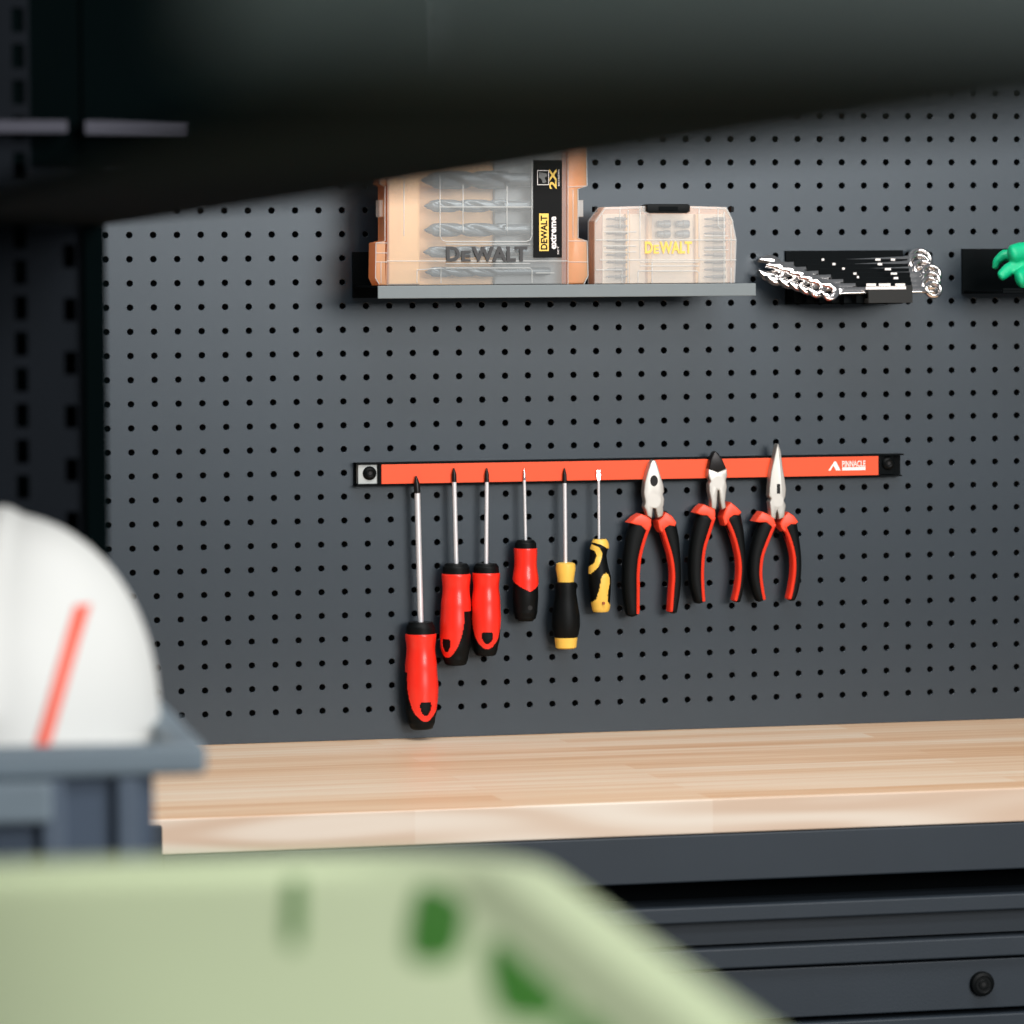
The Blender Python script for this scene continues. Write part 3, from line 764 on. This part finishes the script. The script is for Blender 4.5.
for ri, py in enumerate((224, 234)):
    for ci, px in enumerate((657, 676)):
        p = at(px, py, dB)
        if pr is None:
            mb = MB().lathe((0,0,0), (.0145,0,0), [(0, .0028), (.04, .0034), (.45, .0034), (.5, .0042), (.96, .0042), (1, .0036), (.97, .0026)], 18)
            pr = obj('socket_bit', mb, M['bit'], smooth=35); o_ = pr
        else: o_ = pr.copy(); COL.objects.link(o_)
        o_.location = (p.x, -dB, p.z)
        tag(o_, 'short grey socket bit below the black handle, %s %s of four' % (('upper', 'lower')[ri], ('left', 'right')[ci]), 'socket bit', 'socket bits in the small clear case')

# ------------------------------------------------------------------ wrench rack and spanners
NW = 7
wd = [.022 + .0145*i for i in range(NW)]
hld = thing('wrench_rack', (XZ(845, 300, .05)[0], -.001, XZ(845, 303, 0)[1]), 'black stepped rack on the pegboard holding a set of chrome spanners', 'tool rack')
obj('back_plate', MB().pbox(786, 903, 250.5, 304, .0001, .004), M['black'], hld)
left_px = [(770,263,762),(777,268,770),(789,271.5,783),(799,275,793),(808,279,802),(817,282.5,813),(830,286,826)]
ring_px = [(920,258),(919,262.5),(923,268),(931,272.5),(930.5,278.5),(930,283.5),(933,287.5)]
Hx0 = [XZ(792 + (866-792)*i/(NW-1), 275, wd[i])[0] for i in range(NW)]
Hx1 = [XZ(905 + (910-905)*i/(NW-1), 275, wd[i])[0] for i in range(NW)]
fz0 = XZ(888, 303, wd[-1]+.008)[1]; fz1 = XZ(888, 289.5, wd[-1]+.008)[1]
stepz = [XZ(888, 262 + (288.5-262)*i/(NW-1), wd[i]+.008)[1] for i in range(NW)]
def shz(i): return at((left_px[i][0]+ring_px[i][0])/2, (left_px[i][1]+5+ring_px[i][1]+2)/2, wd[i]).z
for i in range(NW):
    d0 = .004 if i == 0 else wd[i-1]+.0086
    obj('step', MB().box(Hx0[i], Hx1[i], -d0, -(wd[i]+.0055), fz0, shz(i)-.0085).box(Hx0[i], Hx1[i], -(wd[i]+.0055), -(wd[i]+.0085), fz0, shz(i)+.0052), M['black'] if i < NW-1 else M['steptop'], hld, bevel=.0004)
fx = [(866.5,876),(879,890.5),(895.5,905)]
dF = wd[-1]+.0085
for j, (p0, p1) in enumerate(fx):
    obj('size_label', MB().pbox(p0, p1, 283.4, 286, dF-.0005, dF+.0005), M['white'], hld)
obj('label_strip', MB().pbox(866, 906, 286.4, 289.4, dF-.0005, dF+.0005), M['white'], hld)
for px, py, i, w_ in ((823,259.5,0,2.5),(834,264,1,3),(843.5,268.5,2,2.5),(855,273.5,3,3),(858,277,4,2),(878,259.5,1,5),(880,264,2,4.5),(888,269,3,6),(894,273.5,4,6),(896,278,5,4.5),(893,259.5,1,4)):
    d_ = wd[i]+.0090
    obj('size_label', MB().pbox(px-w_/2, px+w_/2, py-1, py+1.2, d_-.0010, d_), M['white'], hld)
names = ['rearmost and longest chrome spanner in the rack, its jaw nearest the pegboard', 'chrome spanner second from the pegboard in the black rack', 'chrome spanner third from the pegboard in the black rack', 'middle chrome spanner of the seven in the black rack', 'chrome spanner third from the front of the black rack', 'chrome spanner second from the front of the black rack', 'frontmost and shortest chrome spanner in the black rack']
def spanner(i):
    d = wd[i]
    J = at(left_px[i][0], left_px[i][1]+5, d); Rg = at(ring_px[i][0], ring_px[i][1]+2, d)
    c = Vector(((J.x+Rg.x)/2, -d, (J.z+Rg.z)/2)); L = Rg.x - J.x
    sz = 1.22 - .055*i
    root = thing('spanner', c, names[i], 'spanner', 'chrome spanners in the black rack')
    ang = math.atan2(Rg.z-J.z, L); T = math.radians(27)
    def tr(x, z, y):      # local: x along, z across the flat, y thickness ; flat tilted back by T
        xx = x*math.cos(ang) - z*math.sin(ang)*math.cos(T); zz = x*math.sin(ang) + z*math.cos(ang)*math.cos(T) + y*math.sin(T)
        return (c.x + xx, c.y - y*math.cos(T) + z*math.sin(T)*1.0, c.z + zz)
    def slab_local(outline, t, bev=.0008):
        m_ = MB().slab(outline, -t, t, bev, 2); r_ = MB()
        r_.add([tr(v[0], v[2], -v[1]) for v in m_.v], m_.f); return r_
    h = L/2
    R = .0112*sz
    jaw = []
    # open end: circle-ish head with a slot turned 15 degrees, opening towards -x
    for k_ in range(26):
        a_ = math.radians(-142 + 284*k_/25)
        jaw.append((-h + R*1.02*math.cos(a_), R*1.08*math.sin(a_)))
    sl = .46*R
    jaw += [(-h - R*1.0, sl*1.0), (-h - .1*R, sl), (-h + .28*R, sl*.45), (-h + .28*R, -sl*.45), (-h - .1*R, -sl), (-h - R*1.0, -sl)]
    rot_ = math.radians(-15); jaw = [(-h + (x+h)*math.cos(rot_) - z_*math.sin(rot_), (x+h)*math.sin(rot_) + z_*math.cos(rot_)) for x, z_ in jaw]
    obj('open_jaw', slab_local(jaw, .0028*sz), M['chrome'], root, smooth=35)
    sw = .0042*sz
    obj('shank', slab_local([(-h+R*.75, sw*1.3), (-h+R*1.5, sw), (h-R*1.5, sw*.9), (h-R*.8, sw*1.1), (h-R*.8, -sw*1.1), (h-R*1.5, -sw*.9), (-h+R*1.5, -sw), (-h+R*.75, -sw*1.3)], .0021*sz), M['chrome'], root, smooth=35)
    rg = MB(); vs = []; fs = []; n1, n2 = 36, 10; r0 = R*.80
    for k_ in range(n1):
        a_ = 2*PI*k_/n1
        for j in range(n2):
            b_ = 2*PI*j/n2; rr = r0 + R*.24*math.cos(b_); y = .0042*sz*math.sin(b_)
            vs.append(tr(h + rr*math.cos(a_), rr*math.sin(a_), y))
    for k_ in range(n1):
        for j in range(n2):
            fs.append((k_*n2+j, k_*n2+(j+1)%n2, ((k_+1)%n1)*n2+(j+1)%n2, ((k_+1)%n1)*n2+j))
    rg.add(vs, fs); obj('box_ring', rg, M['chrome'], root, smooth=50)
for i in range(NW): spanner(i)

# ------------------------------------------------------------------ right-hand tray with a work glove
GD = .125
gx0 = XZ(962.3, 272, .003)[0]; gx1 = gx0 + .30
gzb = XZ(1010, 290.5, GD)[1]
tr_ = thing('wall_tray', (gx0+.15, -.001, gzb-.004), 'black ledge tray on the pegboard at the right edge holding a green glove', 'tray')
obj('back_flange', MB().box(gx0, gx1, -.0005, -.003, gzb-.004, XZ(980, 248.8, .003)[1]), M['black'], tr_)
obj('tray_plate', MB().box(gx0+.002, gx1, -.003, -GD, gzb-.0025, gzb-.0005), M['black'], tr_)
obj('front_lip', MB().box(gx0+.002, gx1, -GD+.0015, -GD, gzb-.0004, gzb+.0025), M['black'], tr_, bevel=.0005)
gp = lambda x, y, d: at(x, y, d)
gl = MB()
def finger(pp, d0, d1, r0, r1):
    n = len(pp); path = []
    P = []
    for i in range((n-1)*4+1):
        u = i/4; k_ = min(int(u), n-2); f = u-k_
        P.append((pp[k_][0]*(1-f)+pp[k_+1][0]*f, pp[k_][1]*(1-f)+pp[k_+1][1]*f))
    for i, (x, y) in enumerate(P):
        f = i/(len(P)-1); r = r0*(1-f)+r1*f
        path.append((gp(x, y, d0*(1-f)+d1*f), r, r))
    gl.tube(path, 16)
finger([(1013,254),(1022,252),(1040,256),(1065,266)], .108, .098, .0105, .0125)
finger([(1001,276),(1008,270),(1022,264),(1040,262),(1065,268)], .112, .095, .0058, .012)
finger([(1020,279),(1030,275),(1045,270),(1065,270)], .122, .100, .0105, .013)
finger([(995,268),(997,261),(1004,255),(1020,256),(1060,264)], .070, .08, .0035, .009)
gl.tube([(gp(1050,268,.09), .02, .017), (gp(1075,270,.085), .036, .02), (gp(1110,272,.08), .040, .021), (gp(1140,274,.08), .033, .02), (gp(1170,274,.08), .031, .019)], 20)
zmin = gzb + .0003
gl.v = [(x, y, max(z_, zmin)) for x, y, z_ in gl.v]
g = obj('work_glove', gl, M['glove'], smooth=60)
tag(g, 'green rubber palmed work glove lying curled on the right-hand black tray', 'glove')
rm = g.modifiers.new('remesh', 'REMESH'); rm.mode = 'VOXEL'; rm.voxel_size = .0016; rm.use_smooth_shade = True
sm_ = g.modifiers.new('smooth', 'SMOOTH'); sm_.iterations = 4

# ------------------------------------------------------------------ foreground rack (we look through it)
ROT = math.radians(-4.6)
U = Vector((math.cos(ROT), math.sin(ROT), 0)); V_ = Vector((-math.sin(ROT), math.cos(ROT), 0))
def fr(origin):
    return lambda u, v, z_: (origin.x + U.x*u + V_.x*v, origin.y + U.y*u + V_.y*v, z_)
def fbox(mb, F_, u0, u1, v0, v1, z0, z1):
    u0, u1 = sorted((u0, u1)); v0, v1 = sorted((v0, v1)); z0, z1 = sorted((z0, z1))
    mb.add([F_(u0,v0,z0),F_(u1,v0,z0),F_(u1,v1,z0),F_(u0,v1,z0),F_(u0,v0,z1),F_(u1,v0,z1),F_(u1,v1,z1),F_(u0,v1,z1)],
           [(0,3,2,1),(4,5,6,7),(0,1,5,4),(1,2,6,5),(2,3,7,6),(3,0,4,7)])
    return mb
T0 = 3.2
p0 = deep(106, 225, T0); zsh = p0.z
RF = fr(p0)
rk = thing('storage_rack', (p0.x-.3, p0.y-1.2, 0), 'black metal storage rack framing the view, out of focus in front of the bench', 'rack')
BW = .155
obj('side_beam', fbox(MB(), RF, -BW, 0, -2.62, .03, zsh, zsh+.006), M['rack'], rk, bevel=.001)
obj('front_lip', fbox(MB(), RF, -.2, .0, -2.655, -2.625, zsh+.0005, zsh+.06), M['racklip'], rk, bevel=.002)
obj('top_shelf', fbox(MB(), RF, -.95, 0, -2.62, .03, zsh+.30, zsh+.33), M['rack'], rk)
zlow = CAM.z - .56
obj('lower_shelf', fbox(MB(), RF, -.95, .0, -2.60, .03, zlow-.03, zlow), M['rack'], rk)
# header panel across the far end with a pale rail on it
hp = obj('header_panel', fbox(MB(), RF, -.9, .235, .035, .05, zsh+.045, zsh+.33), M['rack'], rk)
TH_ = 3.22
def hrail(px0, px1, py0, py1):
    a0 = deep(px0, (py0+py1)/2, TH_); a1 = deep(px1, (py0+py1)/2, TH_)
    u0 = (a0-p0).dot(U); u1 = (a1-p0).dot(U); z1 = deep((px0+px1)/2, py0, TH_).z; z0_ = deep((px0+px1)/2, py1, TH_).z
    return fbox(MB(), RF, u0, u1, .015, .0345, z0_, z1)
obj('rail_segment', hrail(-300, 66, 122, 134), M['rackrail'], hp)
obj('rail_segment', hrail(84, 186, 121, 134), M['rackrail'], hp)
obj('rail_segment', hrail(-300, 36, 198, 222), M['rackrail'], rk)
# slotted upright: two flanges with rectangular slots
def upright(u0, u1, slots, su, sw, v0, v1, pitch, hgt, m):
    mb = MB(); zlo, zhi = 0.0, zsh+.6
    fbox(mb, RF, u0, su-sw/2, v0, v1, zlo, zhi); fbox(mb, RF, su+sw/2, u1, v0, v1, zlo, zhi)
    z_ = zlo
    n = int((zhi-zlo)/pitch)
    for i in range(n+1):
        a0 = zlo + i*pitch; b0 = min(zhi, a0 + pitch - hgt)
        if b0 > a0: fbox(mb, RF, su-sw/2, su+sw/2, v0, v1, a0, b0)
    return obj('upright_flange', mb, m, rk)
def uu(px): return (deep(px, 380, T0+.05) - p0).dot(U)
upright(uu(-25), uu(31), 1, uu(20), .009, .032, .034, .0257, .0175, M['upright'])
upright(uu(31), uu(84), 1, uu(70), .009, .040, .042, .0385, .017, M['upright'])
obj('upright_flange', fbox(MB(), RF, uu(84), uu(105.5), .032, .10, 0, zsh+.6), M['rack'], rk)
obj('upright_flange', fbox(MB(), RF, uu(-300), uu(105), .11, .112, 0, zsh+.6), M['rack'], rk)
obj('back_panel', fbox(MB(), RF, -.95, uu(-25), .034, .036, 0, zsh+.6), M['rack'], rk)
for (u, v) in ((-.93, -2.58), (-.02, -2.58)):
    obj('upright', fbox(MB(), RF, u-.018, u+.018, v-.018, v+.018, 0, zsh+.34 if u < -.5 else zlow-.03), M['rack'], rk)

# ------------------------------------------------------------------ grey tote with a hard hat on its lid
TT = 2.60
tp = deep(207, 744, TT); tz = tp.z
TF = fr(tp)
TW, TL = .44, .42; bot = zlow + .0005
tt = thing('storage_tote', (tp.x - .22, tp.y + .15, zlow), 'slate grey plastic tote with ribbed sides, under the white hard hat', 'tote')
fl = .030
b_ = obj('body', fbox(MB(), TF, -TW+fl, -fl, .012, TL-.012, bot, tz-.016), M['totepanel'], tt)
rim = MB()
fbox(rim, TF, -TW, 0, 0, .02, tz-.018, tz); fbox(rim, TF, -TW, 0, TL-.02, TL, tz-.018, tz)
fbox(rim, TF, -.02, 0, .02, TL-.02, tz-.018, tz); fbox(rim, TF, -TW, -TW+.036, .02, TL-.02, tz-.018, tz)
obj('rim', rim, M['tote'], tt, bevel=.004)
obj('lid_floor', fbox(MB(), TF, -TW+.036, -.02, .02, TL-.02, tz-.0159, tz-.012), M['tote'], tt)
def tu(px): return (deep(px, 800, TT) - tp).dot(U)
for (a0, a1) in ((40, 64), (116, 140)):
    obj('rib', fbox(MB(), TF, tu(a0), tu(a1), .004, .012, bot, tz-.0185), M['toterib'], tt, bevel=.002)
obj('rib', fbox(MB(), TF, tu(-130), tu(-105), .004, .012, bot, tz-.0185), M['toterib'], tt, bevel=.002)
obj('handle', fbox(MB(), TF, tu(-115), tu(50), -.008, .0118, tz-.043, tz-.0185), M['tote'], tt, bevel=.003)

# hard hat
HTd = 2.75
hc = deep(1, 757, HTd)
hz = tz - .0118
hat = thing('hard_hat', (hc.x, hc.y, hz), 'white hard hat with a slanted red stripe, resting on the grey tote', 'hard hat')
PXM = HTd/F
Hh = deep(1, 512, HTd).z - hz; Ra = 159*PXM; Rb = Ra*1.22
brim_h = .012
UH = RM @ Vector((1,0,0)); UH.z = 0; UH.normalize(); VH = Vector((-UH.y, UH.x, 0))     # hat faces the camera side
def hat_r(hn): return math.sqrt(max(0.0, 1 - min(1, max(0, hn))**2.3))
def hp_(hn, a_, e=0.0):
    r = hat_r(min(1, max(0, hn)))
    x = Ra*r*math.sin(a_); y = -Rb*r*math.cos(a_); z_ = hz + .002 + hn*(Hh-.002)
    # raised centre ridge running front to back
    rg_ = .004*math.exp(-(x/.011)**4) if hn > .12 else 0
    v = Vector((hc.x, hc.y, 0)) + UH*(x*(1+e)) + VH*(y*(1+e))
    nz = rg_ * (.35 + .65*hn) + e*Hh*hn
    out = Vector((0,0,0)) + VH*(-rg_*math.cos(a_)*(1-hn)) 
    return Vector((v.x + out.x, v.y + out.y, z_ + nz))
mb = MB(); NH, NA = 40, 96; vs = []; fs = []
hs = [math.sin(PI/2*i/NH) for i in range(NH)]
for hn in hs:
    for k_ in range(NA): vs.append(hp_(hn, 2*PI*k_/NA))
vs.append(hp_(1.0, 0))
for i in range(NH-1):
    for k_ in range(NA):
        j = (k_+1) % NA; fs.append((i*NA+k_, i*NA+j, (i+1)*NA+j, (i+1)*NA+k_))
for k_ in range(NA): fs.append(((NH-1)*NA+k_, (NH-1)*NA+(k_+1) % NA, NH*NA))
mb.add(vs, fs); obj('shell', mb, M['hat'], hat, smooth=60)
# brim: thin ring
mb = MB(); vs = []; fs = []
for (sc_, zoff) in ((.97, .004), (1.03, .001), (1.03, .003), (.985, .007)):
    for k_ in range(NA):
        a_ = 2*PI*k_/NA; pk = 1 + .14*max(0, -math.cos(a_))**3
        v = Vector((hc.x, hc.y, 0)) + UH*(Ra*sc_*math.sin(a_)) + VH*(-Rb*sc_*pk*math.cos(a_)); vs.append((v.x, v.y, hz + zoff))
for i in range(4):
    for k_ in range(NA):
        j = (k_+1) % NA; fs.append((i*NA+k_, i*NA+j, ((i+1) % 4)*NA+j, ((i+1) % 4)*NA+k_))
mb.add(vs, fs); obj('brim', mb, M['hat'], hat, smooth=40)
# red stripe following the shell
mb = MB(); vs = []; fs = []; n = 30
for i in range(n+1):
    hn = .0 + .62*i/n
    r = hat_r(hn)
    xpx = 58 + (95-58)*(i/n)**.9; wpx = 7.0
    for q_ in (-1, 0, 1):
        s_ = (xpx - 1 + q_*wpx)/159/max(r, .1); s_ = max(-.99, min(.99, s_))
        vs.append(hp_(hn, math.asin(s_), .006))
for i in range(n):
    for q_ in range(2): fs.append((i*3+q_, i*3+q_+1, (i+1)*3+q_+1, (i+1)*3+q_))
mb.add(vs, fs); so_ = obj('red_stripe', mb, M['hatstripe'], hat, smooth=60)
sd = so_.modifiers.new('thick', 'SOLIDIFY'); sd.thickness = .0006

# ------------------------------------------------------------------ pale green flared basket
GT = 1.76
gz = deep(500, 847, GT).z
gc = deep(526, 847, GT)                   # outer far right corner of the rim (before rounding)
GF = fr(gc)
GW, GL, RC = .50, .62, .07
gb = thing('storage_bin', (gc.x-.25, gc.y-.3, zlow), 'pale green plastic bin with rounded corner and deep green slots, blurred in the foreground', 'bin')
def rrect(ins, rc):
    out = []
    r = max(.012, rc)
    for (cu, cv, a0) in ((-ins-r, -ins-r, 0), (-GW+ins+r, -ins-r, 90), (-GW+ins+r, -GL+ins+r, 180), (-ins-r, -GL+ins+r, 270)):
        for k_ in range(13):
            a_ = math.radians(a0 + 90*k_/12); out.append((cu + r*math.cos(a_), cv + r*math.sin(a_)))
    return out
levels = [(.006, .0, -.010), (0, 0, -.006), (.0, 0, -.002), (.002, 0, 0), (.026, 0, .0015), (.032, 0, 0), (.036, 0, -.003), (.06, 0, -.004)]
def shell_mesh(lv, close):
    mb = MB(); vs = []; fs = []; n = None
    for ins, _, dzz in lv:
        rr = rrect(ins, RC-ins*.3); n = len(rr)
        vs += [GF(u, v, gz+dzz) for u, v in rr]
    for i in range(len(lv)-1):
        for k_ in range(n):
            j = (k_+1) % n; fs.append((i*n+k_, i*n+j, (i+1)*n+j, (i+1)*n+k_))
    if close: fs.append(tuple((len(lv)-1)*n+k_ for k_ in range(n)))
    mb.add(vs, fs); return mb
obj('lid', shell_mesh(levels, True), M['green'], gb, smooth=60)
obj('wall', shell_mesh([(.006, 0, -.0102), (.020, 0, -.06), (.035, 0, -.2), (.05, 0, zlow-gz+.0005)], True), M['green'], gb, smooth=60)
# long slots in the lid: thin panels coloured deep green
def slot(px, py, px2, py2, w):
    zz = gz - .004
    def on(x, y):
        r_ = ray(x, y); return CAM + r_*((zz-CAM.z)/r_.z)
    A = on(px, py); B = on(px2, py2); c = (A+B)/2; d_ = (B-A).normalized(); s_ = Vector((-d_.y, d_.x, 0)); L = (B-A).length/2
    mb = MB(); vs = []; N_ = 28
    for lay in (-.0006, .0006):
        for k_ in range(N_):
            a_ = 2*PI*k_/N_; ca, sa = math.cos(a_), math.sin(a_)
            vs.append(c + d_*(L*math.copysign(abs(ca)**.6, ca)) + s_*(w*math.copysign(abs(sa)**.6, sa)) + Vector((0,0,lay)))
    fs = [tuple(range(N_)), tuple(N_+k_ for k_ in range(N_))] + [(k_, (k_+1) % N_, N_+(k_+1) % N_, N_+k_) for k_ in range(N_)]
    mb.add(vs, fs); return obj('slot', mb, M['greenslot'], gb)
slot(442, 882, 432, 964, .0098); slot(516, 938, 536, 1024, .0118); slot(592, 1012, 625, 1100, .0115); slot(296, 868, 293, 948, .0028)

# ------------------------------------------------------------------ light
def area(name, loc, target, size, power, col=(1, 1, 1), sy=None):
    l = bpy.data.lights.new(name, 'AREA'); l.energy = power; l.color = col; l.size = size
    if sy: l.shape = 'RECTANGLE'; l.size_y = sy
    o = bpy.data.objects.new(name, l); COL.objects.link(o); o.location = loc
    o.rotation_euler = (Vector(target) - Vector(loc)).to_track_quat('-Z', 'Y').to_euler()
    return o
area('window_light', (2.1, -6.5, 2.45), (.5, 0, 1.35), 2.6, 178, (1, .995, .985), 1.6)
area('ceiling_light', (.35, -1.3, 2.75), (.4, -.25, 1.2), 1.6, 37, (1, .985, .965), .5)
area('fill_light', (.9, -4.0, 3.0), (.3, -3.2, .9), 1.4, 55, (1, .985, .965), .4)  # unseen fill lamp, added to brighten the green bin and the tote
w = bpy.data.worlds.new('world'); SC.world = w; w.use_nodes = True
bg = w.node_tree.nodes['Background']; bg.inputs['Color'].default_value = (.86, .93, 1.0, 1); bg.inputs['Strength'].default_value = .16

# ------------------------------------------------------------------ camera
cd = bpy.data.cameras.new('camera'); cd.sensor_width = 36; cd.lens = F/1024*36; cd.clip_start = .05; cd.clip_end = 50
cam = bpy.data.objects.new('camera', cd); COL.objects.link(cam)
mw = Matrix.Identity(4)
for i in range(3):
    mw[i][0] = RM[i][0]; mw[i][1] = RM[i][2]; mw[i][2] = -RM[i][1]; mw[i][3] = CAM[i]
cam.matrix_world = mw
cd.dof.use_dof = True; cd.dof.focus_distance = 4.68; cd.dof.aperture_fstop = 7.2
SC.camera = cam
vs_ = SC.view_settings; vs_.view_transform = 'Standard'; vs_.look = 'None'; vs_.exposure = 0; vs_.gamma = 1; vs_.use_curve_mapping = False
